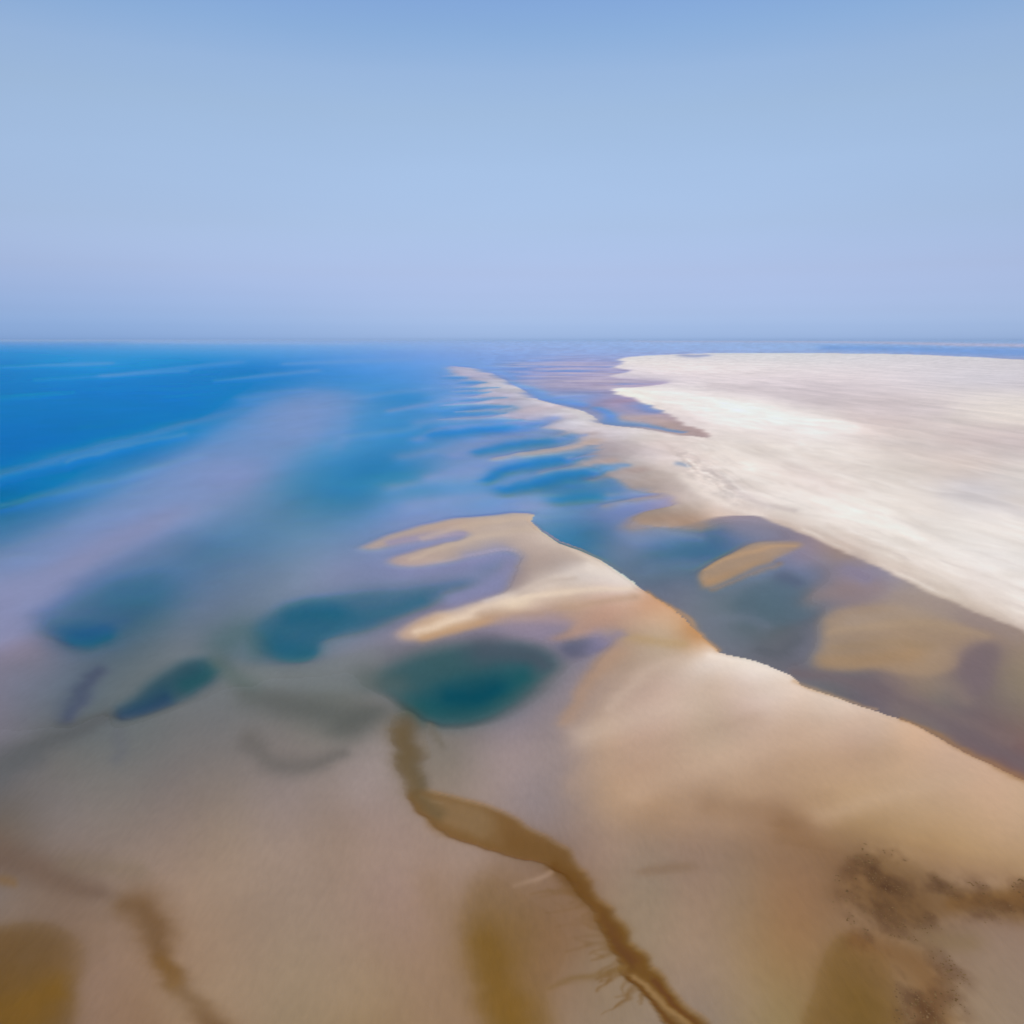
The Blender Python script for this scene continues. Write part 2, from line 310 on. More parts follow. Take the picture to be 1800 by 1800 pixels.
st([(1050,1130,16),(1080,1122,10)], (125,125,155), .6, 1.2)
pg([(420,1170),(520,1165),(610,1150),(680,1130),(660,1180),(640,1210),(560,1215),(470,1215)], (122,128,128), .4, 30, 14, rag=.5)
st([(115,1258,16),(140,1215,17),(170,1178,13)], (78,88,108), .9, 1.0)
st([(205,1290,16),(210,1330,14)], (96,98,104), .4, 1.0)
pg([(660,1195),(720,1160),(800,1138),(880,1132),(940,1142),(985,1165),(960,1185),(930,1210),(880,1245),(830,1265),(770,1270),(720,1255),(700,1225)], (58,92,98), .97, 22, 12)
st([(740,1235,26),(800,1228,40),(870,1205,38),(920,1182,18)], (26,84,92), .8, 1.3)
st([(790,1212,26),(830,1210,34),(870,1196,26)], (8,70,88), .75, 1.6)
st([(860,1142,40),(930,1150,26),(960,1166,18)], (80,84,98), .6, 1.8)
st([(640,1195,26),(700,1200,20)], (92,102,100), .5, 1.2)
st([(1010,1135,26),(1045,1128,18)], (95,98,118), .85, 1.5)
st([(1050,1130,16),(1080,1122,10)], (125,125,155), .6, 1.2)
# murk between the pools and the creek
st([(430,1225,26),(520,1240,34),(600,1262,36),(660,1255,24)], (92,95,90), .7, 1.3)
st([(600,1280,30),(640,1268,26)], (84,86,80), .6, 1.2)
st([(440,1300,20),(480,1340,22),(540,1345,18),(600,1325,12)], (105,100,94), .7, 1.0)
st([(-20,1362,34),(0,1350,30),(60,1318,24),(120,1286,18),(185,1262,12)], (90,92,92), .8, 1.0)
st([(-60,1385,30),(0,1360,24)], (98,98,98), .6, 1.0)
st([(670,1330,36),(640,1380,36)], (160,145,138), .35, 1.0)

# creek
st([(715,1270,26),(712,1310,20),(725,1350,18),(740,1380,14)], (100,90,74), .9, soft=True)
st([(760,1275,10),(772,1310,8)], (110,102,88), .6)
pg([(728,1385),(800,1398),(860,1415),(905,1440),(950,1465),(1000,1495),(1022,1530),(1050,1575),(1085,1620),(1120,1665),(1160,1715),(1210,1765),(1260,1820),(1190,1820),(1150,1775),(1110,1725),(1085,1685),(1060,1640),(1030,1590),(1000,1545),(970,1525),(920,1510),(880,1500),(800,1470),(760,1440),(725,1415)], (120,88,50), .95, 5, 3)
pg([(745,1392),(800,1402),(850,1418),(880,1450),(885,1488),(830,1470),(780,1445),(745,1415)], (138,112,80), .8, 12, 7)
st([(725,1400,9),(750,1430,10),(785,1455,11),(830,1475,8),(890,1495,6)], (126,94,56), .8)
st([(975,1525,12),(1010,1555,14),(1045,1600,16),(1080,1650,16),(1110,1690,12)], (98,62,20), .8)
st([(1085,1640,14),(1140,1710,12),(1200,1775,9)], (108,72,22), .6)
st([(1118,1712,5),(1150,1745,6),(1185,1775,7),(1215,1800,7),(1250,1840,7)], (152,120,78), .9)
st([(1150,1722,5),(1190,1762,5),(1235,1810,5)], (104,66,18), .9)
st([(1108,1715,4),(1150,1765,4),(1200,1812,5)], (104,68,22), .9)
st([(742,1396,3),(758,1404,3),(778,1408,2)], (146,124,94), .5)
st([(905,1555,5),(940,1545,5),(968,1532,4)], (176,148,128), .8)
st([(706,1290,24),(712,1330,21),(724,1375,19),(744,1405,17),(775,1428,12)], (108,90,62), .75)
st([(880,1470,26),(950,1500,28),(1000,1540,20),(1040,1590,18)], (116,82,42), .5)
# rills draining into the creek
_r = np.random.RandomState(3)
bankline = spline([(985,1545),(1020,1580),(1050,1625),(1075,1665),(1095,1700),(1120,1735),(1160,1780)], closed=False, n=5)
for k in range(20):
    x, y = bankline[int(3+k*(len(bankline)-6)/20)]; ln = _r.uniform(22, 62)*(1 if k % 3 else 1.5); an = math.radians(_r.uniform(150, 190) if k < 11 else _r.uniform(110, 160))
    an2 = an + _r.uniform(-.5, .5)
    xm, ym = x+math.cos(an)*ln*.5, y+math.sin(an)*ln*.45
    st([(x+3,y,5),(xm,ym,3.6),(xm+math.cos(an2)*ln*.5, ym+math.sin(an2)*ln*.45, 2.2)], (120,86,44), _r.uniform(.3,.6), warp=1.3)
    if k % 2: st([(xm,ym,3),(xm+math.cos(an2+.7)*ln*.35, ym+math.sin(an2+.7)*ln*.35, 2)], (124,92,52), .4, warp=1.3)
st([(1100,1700,7),(1050,1715,6),(1000,1722,5),(970,1735,5)], (128,98,56), .6)
# golden algae flats
pg([(835,1530),(880,1545),(920,1570),(960,1600),(1000,1650),(985,1700),(960,1750),(960,1820),(860,1820),(830,1740),(810,1680),(805,1610)], (126,96,54), .8, 44, 34, rag=.45)
pg([(835,1600),(880,1590),(930,1640),(960,1700),(950,1760),(970,1830),(870,1830),(835,1740)], (122,90,40), .5, 40, 34, rag=.6)
st([(880,1540,30),(960,1580,30),(1020,1640,26)], (136,106,76), .5)
st([(850,1660,36),(870,1730,40),(900,1800,42)], (124,90,32), .75)
st([(1000,1620,40),(960,1700,30)], (142,108,78), .4)
pg([(-60,1650),(0,1628),(60,1618),(110,1630),(150,1670),(140,1720),(130,1770),(110,1830),(-60,1840)], (108,80,44), .95, 34, 26, rag=.35)
st([(20,1790,60),(100,1740,30)], (120,86,28), .8)
st([(215,1590,22),(255,1600,34),(280,1650,32),(285,1690,20),(320,1740,20),(370,1790,20),(400,1830,20)], (114,84,52), .88)
st([(285,1690,16),(310,1730,14)], (126,90,42), .6)
st([(-20,1500,46),(50,1525,34),(120,1555,24),(175,1568,16)], (108,84,68), .75, 1.2)
st([(0,1545,10),(20,1550,8)], (134,98,52), .6)
st([(120,1520,20),(240,1530,20)], (125,108,85), .4, 1.0)
# lower right weed and golden pool
pg([(1470,1640),(1520,1650),(1560,1690),(1575,1750),(1585,1820),(1410,1820),(1425,1750),(1445,1690)], (118,88,44), .85, 26, 22, rag=.3)
st([(1500,1760,40),(1520,1800,50)], (112,84,34), .5)
# far shore: light strand and water beyond the bank
st([(1120,599,8),(1400,600,9),(1600,603,12),(1800,607,16),(2400,611,18)], (185,182,208), .85, 5)
st([(1450,611,14),(1600,614,16),(1800,620,20),(2400,628,20)], (122,160,214), .85, 3.5)
st([(240,601,14),(500,603,14),(620,604,12)], (150,176,222), .5, 6)
st([(0,604,10),(200,606,10)], (100,150,212), .5, 5)

# sand fingers and blue runnels along the ridge (left side)
RIDGE = [(795,643),(850,648),(882,664),(915,682),(948,703),(985,712),(1012,718),(1035,728),(1060,745),(1110,752),(1200,764),(1262,772),(1330,800),(1330,880),(1290,905),(1250,912),(1200,925),(1140,925),(1115,912),(1150,895),(1190,885),(1165,868),(1120,862),(1090,845),(1060,838),(1040,825),(1010,815),(1020,800),(1045,785),(1010,775),(985,762),(960,745),(905,735),(880,720),(850,700),(835,685),(845,670),(810,655)]
BANK = [(1098,629),(1160,624),(1300,620),(1560,622),(1700,627),(1800,632),(2100,640),(2600,660),(2600,1500),(2100,1260),(1860,1140),(1800,1112),(1740,1088),(1680,1062),(1620,1036),(1565,1005),(1500,978),(1430,948),(1375,926),(1330,908),(1250,906),(1200,870),(1170,820),(1180,790),(1245,770),(1218,752),(1180,735),(1140,712),(1105,698),(1075,684),(1110,680),(1160,673),(1120,668),(1080,660),(1110,652),(1075,645),(1092,638)]
RC = rbf(R)
mr = poly(RIDGE, 12, 1.2, warp=1.0, comb=1.0)
edge = poly([(760,640),(795,643),(850,648),(882,664),(915,682),(948,703),(985,712),(1012,718),(1035,728),(1060,745),(1110,752),(1200,764),(1300,780),(1500,1100),(600,1100),(600,640)], 0, 0, smooth=False, warp=.35)
mr = mr*blur(edge, 1.2, .4)
mb = poly(BANK, 6, 1.0, warp=.7, comb=.8)
C = C*(1-mr[...,None]) + RC*mr[...,None]
st([(820,690,60),(900,760,80),(1000,840,90)], (138,156,198), .35, 1.2)
# tan bars
for pts, col, k in [
  ([(880,722,16),(930,722,18),(980,715,14)], (195,182,192), .7),
  ([(900,742,14),(960,738,16),(1000,735,12)], (182,170,180), .5),
  ([(930,776,14),(985,770,16),(1040,762,14)], (185,170,172), .8),
  ([(870,806,12),(930,797,14),(1000,786,16),(1050,775,16)], (192,172,165), .9),
  ([(960,830,12),(1010,820,14),(1080,812,14)], (182,162,158), .85),
  ([(1040,842,14),(1085,830,16),(1130,826,14)], (172,152,148), .7),
  ([(1060,888,14),(1110,878,14),(1160,872,14)], (172,152,140), .6),
  ([(690,722,10),(790,706,12),(850,700,10)], (140,158,205), .5),
  ([(740,770,14),(800,752,14),(870,742,12)], (128,152,202), .6),
  ([(800,800,16),(860,785,16),(930,775,14)], (128,150,198), .7),
  ([(760,838,20),(830,820,22),(900,805,16)], (122,148,195), .7),
  ([(900,850,14),(960,832,14),(1040,822,10)], (135,150,185), .6)]:
    st(pts, col, k, 3.0)
for pts, k in [([(720,800,20),(820,782,26),(920,768,16)], .4), ([(700,856,24),(800,838,30),(880,822,18)], .45), ([(730,888,22),(840,872,26),(930,862,16)], .45), ([(740,742,16),(820,732,20),(900,726,12)], .35), ([(930,892,16),(1010,882,18),(1100,884,14)], .5)]:
    st(pts, (140,156,196), k, 2.6)
for pts, col, k in [
  ([(760,766,14),(830,758,22),(890,752,22),(945,743,12)], (48,128,188), .9),
  ([(920,744,20),(970,738,14)], (130,152,205), .8),
  ([(840,794,14),(900,784,24),(960,776,22),(1000,768,12)], (52,130,184), .9),
  ([(985,770,14),(1025,765,8)], (130,150,198), .7),
  ([(860,842,14),(900,822,26),(960,812,30),(1010,806,18)], (45,124,178), .95),
  ([(1000,806,14),(1030,803,10)], (130,155,205), .8),
  ([(890,862,22),(950,850,32),(1010,836,30),(1060,826,16)], (42,122,172), .95),
  ([(1050,828,16),(1100,820,12)], (112,150,195), .8),
  ([(985,878,24),(1030,872,32),(1080,868,20)], (48,125,165), .9),
  ([(1075,868,20),(1120,864,18)], (132,152,192), .8),
  ([(780,728,18),(840,722,22),(900,718,12)], (62,140,198), .7),
  ([(770,715,20),(820,710,20)], (80,150,205), .5),
  ([(780,690,16),(830,686,12)], (90,150,208), .5)]:
    st(pts, col, k, 3.0)
_q = np.random.RandomState(21); y = 660.0
while y < 738:
    xr = 832 + (y-660)*1.0 + _q.uniform(-14, 14); ln = _q.uniform(45, 120)*(.6+(y-660)/110); h = _q.uniform(.7, 1.4)*(1+(y-660)/60); sl = _q.uniform(.03, .08)
    st([(xr-ln, y+ln*sl, 1.5),(xr-ln*.45, y+ln*sl*.4, 5*h),(xr+16, y-1, 6*h)], (182,176,198), _q.uniform(.3, .65), 4.2, warp=.7)
    x2 = xr+_q.uniform(-10, 12); l2 = ln*_q.uniform(.7, 1.2); y2 = y + 3.6*h
    st([(x2-l2, y2+l2*sl, 1.5),(x2-l2*.4, y2+l2*sl*.4, 6*h),(x2+10, y2, 3*h)], (74,142,200), _q.uniform(.45, .85), 4.2, warp=.7)
    y += 4.4*h + _q.uniform(1, 4)
# blue water tucked behind the ridge
for pts, col, k in [
  ([(850,645,12),(885,655,12),(905,665,8)], (120,158,212), .8),
  ([(900,672,10),(925,680,12),(950,690,12)], (120,162,215), .9),
  ([(935,690,12),(965,702,16),(1000,708,18),(1020,712,12)], (108,152,208), .95),
  ([(1045,718,12),(1070,730,18),(1075,738,18)], (100,145,205), .95),
  ([(1070,742,12),(1110,746,14),(1150,750,10),(1200,757,6)], (110,145,190), .9),
  ([(1100,735,16),(1150,738,20),(1180,745,16)], (185,160,150), .6),
  ([(950,650,24),(1010,653,20)], (182,172,200), .5),
  ([(1060,662,30),(1120,664,20)], (185,178,205), .5),
  ([(980,676,30),(1060,680,26)], (168,158,180), .5),
  ([(1020,640,40),(1080,648,20)], (175,170,202), .5)]:
    m = stroke(pts, 3.5)*(1-blur(edge, 1.2, .4))
    C = over(C, col, m, k)
C = C*(1-mb[...,None]) + RC*mb[...,None]
bankmask = np.maximum(mb, mr)
st([(1190,817,8),(1205,821,5)], (130,150,180), .7, 2)
st([(1100,669,26),(1160,671,14)], (178,168,192), .8, 4)
for pts, col, k in [
  ([(1255,678,14),(1330,688,20),(1420,703,24),(1520,718,30),(1640,722,30)], (204,193,197), .55),
  ([(1500,735,20),(1600,746,26),(1720,762,36),(1850,775,40)], (202,188,188), .45),
  ([(1180,700,14),(1280,712,20),(1400,730,22),(1500,750,16)], (242,234,231), .5),
  ([(1340,780,10),(1390,800,12),(1440,830,12),(1520,850,12)], (236,228,222), .5),
  ([(1230,815,10),(1290,832,14),(1350,838,12)], (238,228,222), .5),
  ([(1400,870,12),(1500,900,14),(1600,940,16),(1700,985,16),(1800,1030,16)], (238,231,226), .5),
  ([(1450,925,8),(1540,965,10),(1620,1010,12),(1700,1050,12)], (205,192,182), .35),
  ([(1660,870,12),(1720,880,16),(1800,905,16)], (200,194,196), .5),
  ([(1560,775,12),(1640,785,20),(1760,800,30)], (205,196,194), .4),
  ([(1240,830,10),(1270,850,16),(1300,865,12),(1340,890,10),(1400,900,8)], (198,186,184), .6),
  ([(1200,838,8),(1235,870,10),(1280,895,8),(1340,908,6)], (228,216,208), .6),
  ([(1165,780,10),(1200,800,10),(1240,815,8)], (205,190,186), .5)]:
    m = stroke(pts, 1.8)*np.clip(bankmask, 0, 1)
    C = over(C, col, m, k)
st([(1205,625,12),(1222,626,14),(1240,625,10)], (140,150,190), .8, 5)
# wrack and swash lines that run along the edge of the bank, broken up
sw = np.clip(fbm(MX/14.0, MY/30.0+6, 3)*2.2+.45, 0, 1)
for dy, col, k, r in [(-8,(232,222,214),.6,4),(-15,(200,186,178),.6,3),(-24,(236,228,221),.6,5),(-33,(204,192,186),.55,3.5),(-46,(240,233,228),.5,6),(-60,(208,198,192),.45,4),(-78,(238,231,226),.4,7),(-96,(210,200,195),.35,5)]:
    q = [(1190,815),(1240,858),(1290,892),(1375,926),(1430,948),(1500,978),(1565,1005),(1620,1036),(1680,1062),(1740,1088),(1800,1112),(1900,1158)]
    q = [(a-dy*.45, b+dy*(.45+.55*(b-815)/300), r*(.55+.5*(b-815)/300)) for a, b in q]
    C = over(C, col, stroke(q, 2.0, warp=.9)*sw*np.clip(bankmask*2-1, 0, 1), k)
rough = stroke([(1195,800,14),(1230,830,22),(1262,858,26),(1290,880,18)], 1.5)
C = C*(1+(rough*fbm(MX/4.0, MY/9.0, 3)*.12)[...,None])
# shoals on the lagoon side
pg([(1228,1012),(1245,990),(1290,968),(1340,952),(1410,955),(1395,972),(1350,988),(1300,1008),(1260,1030),(1240,1028)], (176,145,114), .9, 12, 6, rag=.15)
st([(1245,1022,10),(1300,1005,8),(1360,985,7)], (182,142,98), .5, 1.3)
st([(1120,925,22),(1180,920,24),(1230,925,16)], (165,138,118), .7, 2)
pg([(1440,1088),(1485,1068),(1550,1062),(1640,1082),(1700,1100),(1760,1118),(1770,1135),(1720,1125),(1690,1145),(1680,1180),(1600,1190),(1540,1172),(1470,1180),(1425,1172),(1445,1135)], (166,140,112), .8, 26, 13, rag=.35)
st([(1450,1165,18),(1520,1160,20),(1600,1150,26)], (166,132,92), .5, 1.3)
st([(1500,1090,30),(1570,1080,30),(1650,1078,30)], (170,150,132), .6, 1.8)
pg([(1290,1060),(1330,1025),(1385,1005),(1410,1020),(1440,1050),(1440,1080),(1380,1100),(1320,1095)], (88,108,122), .7, 30, 14, rag=.3)
st([(1380,1010,16),(1400,1018,12)], (88,98,122), .6, 1.3)
st([(1440,1045,26),(1480,1035,30),(1530,1030,26)], (146,126,122), .7, 1.3)
st([(1490,1000,26),(1520,1015,20)], (135,128,150), .7, 1.6)
pg([(1685,1180),(1710,1140),(1745,1125),(1760,1150),(1745,1200),(1715,1225),(1685,1215)], (120,104,106), .8, 20, 14, rag=.3)
st([(1400,1180,16),(1480,1195,18),(1560,1215,22),(1650,1260,26),(1740,1310,26),(1840,1360,26)], (112,98,100), .75, 1.4)
st([(1260,940,22),(1230,960,20)], (72,110,142), .5, 1.6)
st([(1310,925,30),(1350,935,20)], (134,134,156), .4, 2.2)

for pts, col, k in [
  ([(1110,945,16),(1170,938,18),(1230,944,12)], (118,140,172), .5),
  ([(1140,1000,20),(1200,990,16),(1240,985,10)], (112,132,160), .45),
  ([(1250,1090,20),(1310,1082,16),(1350,1100,12)], (118,124,140), .4),
  ([(1395,1120,14),(1370,1150,16),(1330,1140,12)], (88,94,102), .5),
  ([(1460,1110,10),(1560,1098,12),(1650,1100,12),(1730,1118,8)], (178,152,122), .45),
  ([(1470,1140,10),(1560,1128,12),(1640,1135,10)], (156,130,98), .4),
  ([(1580,1048,18),(1680,1075,20),(1790,1115,20)], (158,140,130), .5),
  ([(1600,1215,20),(1660,1205,20),(1700,1230,16)], (140,122,108), .45),
  ([(1560,1195,12),(1600,1225,12),(1680,1262,14),(1780,1300,18)], (132,114,108), .4),
  ([(1240,1000,5),(1290,976,6),(1350,962,6),(1395,962,4)], (196,158,118), .55),
  ([(1262,1034,4),(1320,1010,5),(1380,990,5)], (150,128,110), .55)]:
    st(pts, col, k, 1.5, warp=1.3)
# ---- spit
BAR = [(941,902),(934,914),(950,930),(985,953),(1020,964),(1060,984),(1100,1011),(1135,1040),(1180,1068),(1222,1108),(1265,1147),(1330,1163),(1392,1188),(1412,1206),(1500,1238),(1600,1270),(1700,1325),(1800,1373),(2000,1470),(2600,1800),(2600,1900),(1950,1640),(1800,1560),(1650,1530),(1500,1500),(1350,1470),(1200,1470),(1080,1450),(1000,1400),(985,1300),(1000,1240),(1030,1180),(1075,1130),(1060,1118),(960,1122),(1000,1100),(920,1092),(830,1100),(760,1122),(710,1128),(700,1112),(760,1080),(840,1058),(890,1030),(905,990),(890,970),(800,985),(720,995),(680,988),(740,965),(800,950),(820,940),(760,948),(700,958),(655,966),(640,960),(700,938),(770,918),(850,906)]
BC = rbf(B)
m1 = poly(BAR, 16, 7, warp=.8)
# the lagoon side is a clean, steep edge
sharp = poly([(600,880),(941,902),(934,914),(950,930),(985,953),(1020,964),(1060,984),(1100,1011),(1135,1040),(1180,1068),(1222,1108),(1265,1147),(1330,1163),(1392,1188),(1412,1206),(1500,1238),(1600,1270),(1700,1325),(1800,1373),(2000,1470),(2600,1800),(2600,2400),(600,2400)], 0, 0, smooth=False, warp=.3)
sharp = blur(sharp, 1, .5)
core = poly(BAR, 10, 4.5, warp=1.1)
foot = poly(BAR, 115, 60, warp=.8)
low = np.clip((GY-1150)/90, 0, 1)
BARM = m1*(1-low) + np.clip(foot*1.15, 0, 1)*low
inner = poly([(941,902),(934,914),(950,930),(985,953),(1020,964),(1060,984),(1100,1011),(1135,1040),(1180,1068),(1222,1108),(1265,1147),(1330,1163),(1392,1188),(1412,1206),(1500,1238),(1600,1270),(1700,1325),(1800,1373),(2000,1470),(2600,1800),(2600,1900),(2000,1560),(1800,1450),(1600,1350),(1400,1280),(1250,1230),(1150,1170),(1050,1060),(980,1000),(920,960),(880,925)], 0, 0, smooth=False, warp=.3)
BARM = np.maximum(BARM, blur(inner, 30, 18)); BARM = np.where(inner > .5, np.maximum(BARM, 1-low*.0*BARM), BARM)
up = np.clip((1420-GY)/120, 0, 1)
BARM = (BARM*(1-up*.6) + np.maximum(core, inner)*up*.6)*sharp
C = C*(1-BARM[...,None]) + BC*BARM[...,None]
for pts, col, k in [
  ([(690,955,8),(740,947,12),(800,940,12),(815,938,6)], (148,142,172), .8),
  ([(735,1112,10),(800,1088,10),(880,1062,10),(960,1048,9),(1040,1040,8),(1110,1036,6)], (232,212,190), .6),
  ([(860,1058,8),(950,1030,12),(1020,1005,12),(1070,1000,10)], (226,212,202), .5),
  ([(745,1122,10),(810,1104,10),(880,1084,10),(950,1082,8)], (190,150,108), .6),
  ([(1250,1155,8),(1320,1172,9),(1385,1194,9)], (234,220,208), .6),
  ([(1090,1150,22),(1030,1200,16),(1000,1270,14)], (172,140,115), .5),
  ([(1065,1118,12),(1120,1128,12),(1200,1135,10)], (176,148,108), .6),
  ([(1250,1420,30),(1340,1430,34),(1420,1460,26)], (142,112,86), .6),
  ([(900,990,22),(905,1030,18)], (158,142,138), .5),
  ([(1385,1200,24),(1270,1228,30),(1130,1262,34),(1030,1300,30)], (206,185,168), .42),
  ([(1330,1272,20),(1200,1305,28),(1080,1345,30),(1010,1380,26)], (172,146,126), .32),
  ([(1520,1272,24),(1380,1308,34),(1230,1352,36),(1120,1400,30)], (198,170,148), .34),
  ([(1560,1335,26),(1420,1365,36),(1280,1405,36)], (174,145,118), .35),
  ([(1700,1370,16),(1580,1400,26),(1450,1440,26)], (192,164,138), .4),
  ([(1200,1160,10),(1130,1190,14),(1070,1250,16)], (196,174,158), .45),
  ([(1000,925,8),(900,935,9),(800,958,8),(720,982,6)], (198,178,160), .5),
  ([(930,912,6),(840,922,7),(740,948,6)], (200,178,158), .45),
  ([(1010,1018,6),(960,1026,8),(915,1046,7)], (190,172,160), .45),
  ([(1040,1000,12),(1080,1012,12),(1110,1028,8)], (232,220,210), .6),
  ([(1110,1052,8),(1000,1072,9),(880,1092,8)], (178,148,124), .5),
  ([(950,932,8),(1000,962,8),(1060,994,8)], (222,206,190), .5)]:
    C = over(C, col, stroke(pts, 1.4)*sharp, k)
for pts, col, k in [
  ([(1140,1040,5),(1190,1074,6),(1228,1110,7),(1262,1142,5)], (194,144,94), .6),
  ([(1400,1196,5),(1425,1208,5),(1470,1226,4),(1540,1247,3)], (190,152,112), .5),
  ([(1590,1264,4),(1650,1292,6),(1720,1330,8),(1800,1372,10),(1900,1420,10)], (158,118,78), .65)]:
    C = over(C, col, stroke(pts, 1.2), k)
# lilac coves biting into the spit from the left
st([(900,1095,40),(960,1092,36),(990,1096,20)], (145,130,142), .75, 2.2)
st([(820,985,20),(880,975,22),(895,1000,18),(860,1030,22),(800,1050,22)], (138,140,175), .8, 1.3)
st([(1060,1124,30),(1085,1120,16)], (135,126,150), .7, 1.8)
# dark weedy ground lower right (over the foot of the spit)
pg([(1480,1520),(1530,1500),(1600,1515),(1660,1548),(1740,1570),(1840,1560),(1900,1570),(1900,1625),(1780,1618),(1700,1600),(1640,1618),(1590,1640),(1540,1620),(1500,1570)], (106,76,42), .9, 34, 22, rag=.45)
st([(1510,1535,20),(1560,1575,30),(1610,1600,30)], (94,66,38), .75, 1.0)
st([(1680,1585,16),(1760,1580,16),(1850,1590,18)], (112,74,28), .6, 1.2)
st([(1380,1460,26),(1460,1510,30),(1500,1550,26)], (130,98,68), .6, 1.1)
st([(1500,1650,18),(1560,1670,26),(1610,1700,32),(1640,1750,32),(1630,1810,36)], (112,76,42), .75)
st([(1140,1530,20),(1210,1525,18)], (138,112,88), .7, 2.2)
st([(1640,1650,34),(1700,1655,30)], (132,108,72), .5, 1.5)
st([(1500,1560,50),(1580,1590,60),(1700,1590,40),(1820,1590,36)], (116,84,50), .55, 1.3)
st([(1560,1690,44),(1620,1740,50),(1640,1830,54)], (122,90,54), .5)
st([(-20,1490,70),(80,1530,60),(180,1580,50)], (118,100,84), .35, 1.2)
st([(-20,1620,40),(80,1600,50),(160,1640,50)], (124,100,76), .4)
st([(420,1540,60),(560,1500,70),(700,1510,50)], (166,142,122), .3, 1.3)
st([(330,1760,50),(480,1720,60),(640,1740,60)], (164,140,112), .3, 1.2)
st([(760,1560,34),(790,1640,40),(800,1740,40)], (146,118,88), .35)
st([(1120,1600,40),(1220,1660,50),(1300,1760,50)], (162,138,112), .3)
# natural patchiness of the ground itself, in metres
n1 = fbm(MX/60.0, MY/60.0, 4); n2 = fbm(MX/9.0+5, MY/9.0, 4); n3 = fbm(MX/2.2, MY/2.2+8, 3)
amp = np.clip(1 - RNG/1500.0, .25, 1)
grain = (n1*.030 + n2*.022*amp + n3*.016*np.clip(1-RNG/260, 0, 1))
C = C*(1+grain[...,None]*np.array([1.0,1.0,1.0]))
# streaks along the bank, and weed mottling
stk = fbm(MX/55.0+9, MY/75.0, 4); stf = fbm(MX/210.0+2, MY/120.0, 4)
far = np.clip((1100-GY)/250, 0, 1)*np.clip((GX-760)/120, 0, 1)
C = C*(1 + (stk*.10*far*(1-mb*.75))[...,None])
gap = stroke([(920,652,40),(1010,660,70),(1090,675,60),(1150,715,40)], 2.6)*(1-mb)
C = over(C, (196,184,200), gap*np.clip(stf*3.0, 0, 1), .7); C = over(C, (112,148,208), gap*np.clip(-stf*3.0-.2, 0, 1), .8)
_a = np.array(ground_xy(1180.0, 800.0)); _b = np.array(ground_xy(1800.0, 1112.0)); _t = (_a-_b)/np.hypot(*(_a-_b))
AL = MX*_t[0]+MY*_t[1]; AC = MX*_t[1]-MY*_t[0]
AC = AC + 34*fbm(AL/170.0+2, AC/80.0, 3) + 9*fbm(AL/40.0, AC/30.0+5, 3); AL = AL + 60*fbm(AC/60.0+8, AL/160.0, 3)
sk = fbm(AC/30.0, AL/150.0+3, 5)*1.1; sk2 = fbm(AC/8.0+7, AL/26.0, 4)*np.clip(1.3-RNG/1400, 0, 1)
C = C*(1 + (np.clip(bankmask*2-1,0,1)*sk2*.045)[...,None]*np.array([.8,1,1.2]))
C = C*(1 + (bankmask*(sk*.06+fbm(MX/11.0+4, MY/26.0, 3)*.02))[...,None])
weed = np.clip(poly([(1480,1520),(1560,1490),(1680,1540),(1850,1550),(1900,1620),(1700,1620),(1600,1650),(1700,1700),(1690,1830),(1580,1830),(1570,1720),(1500,1680),(1480,1600)], 16, 12), 0, 1)
wn = fbm(MX/3.5+2, MY/5.0, 4)
C = C*(1 - (weed*np.clip(wn+.05, -.25, 1)*.4)[...,None]*np.array([.8,1,1.15]))
C = np.clip(C, 0, 250)
KIND = np.where(bankmask > .5, 1, 0); KIND = np.where(BARM > .5, 2, KIND)
ILLUM = np.array([1.05, 1.08, 1.16])
# ================================================================ from chart colours to ground, sea floor and water
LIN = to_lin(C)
SIG = 2.0e-5                                        # the air's extinction per metre
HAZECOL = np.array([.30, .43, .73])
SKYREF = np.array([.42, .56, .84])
KS = .028  # weak gloss; most sky reflection sits in the bed and water colours
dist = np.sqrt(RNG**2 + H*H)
t_air = np.exp(-SIG*np.minimum(dist, 14000))[...,None]  # past this cap the haze stays in the far sea's own colour
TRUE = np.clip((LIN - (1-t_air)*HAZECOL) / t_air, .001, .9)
K = np.array([.45, .14, .08])                       # absorption of the water per metre and way
raw = np.log((TRUE[...,2]+.02)/(TRUE[...,0]+.02))
D = np.clip(raw-.06, 0, 4)*1.8
dry = np.clip(np.maximum(bankmask, BARM), 0, 1)
D = D*(1-np.clip(dry*1.3-.15, 0, 1))
for _ in range(2): D = box1(box1(D, 1, 0), 2, 1)
creek = np.clip(poly([(690,1262),(745,1262),(740,1370),(800,1398),(860,1415),(905,1440),(950,1465),(1000,1495),(1022,1530),(1050,1575),(1085,1620),(1120,1665),(1160,1715),(1210,1765),(1260,1820),(1190,1820),(1150,1775),(1110,1725),(1085,1685),(1060,1640),(1030,1590),(1000,1545),(970,1525),(920,1510),(880,1500),(800,1470),(760,1440),(725,1415),(705,1360)], 3, 2), 0, 1)
D = np.maximum(D, creek*.35*(GY < 1900))
D = np.maximum(D-.05, 0)
cosr = np.clip(H/dist, .0, 1)
f0 = .02; FR = KS*(f0+(1-f0)*(1-cosr)**5)
wetf = np.clip(D/.1, 0, 1)
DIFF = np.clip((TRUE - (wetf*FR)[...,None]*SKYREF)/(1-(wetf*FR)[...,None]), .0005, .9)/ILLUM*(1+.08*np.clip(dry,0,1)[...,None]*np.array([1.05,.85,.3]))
T = np.exp(-D[...,None]*K)
A0 = np.array([.33, .275, .21])
SDEF = np.array([.02, .10, .16])
w_ = np.clip((D[...,None]-.35)/1.2, 0, 1); w_ = w_*w_*(3-2*w_)
S0 = np.clip((DIFF - A0*T*T)/np.maximum(1-T, .05), .0, .75)
S = S0*w_ + SDEF*(1-w_)
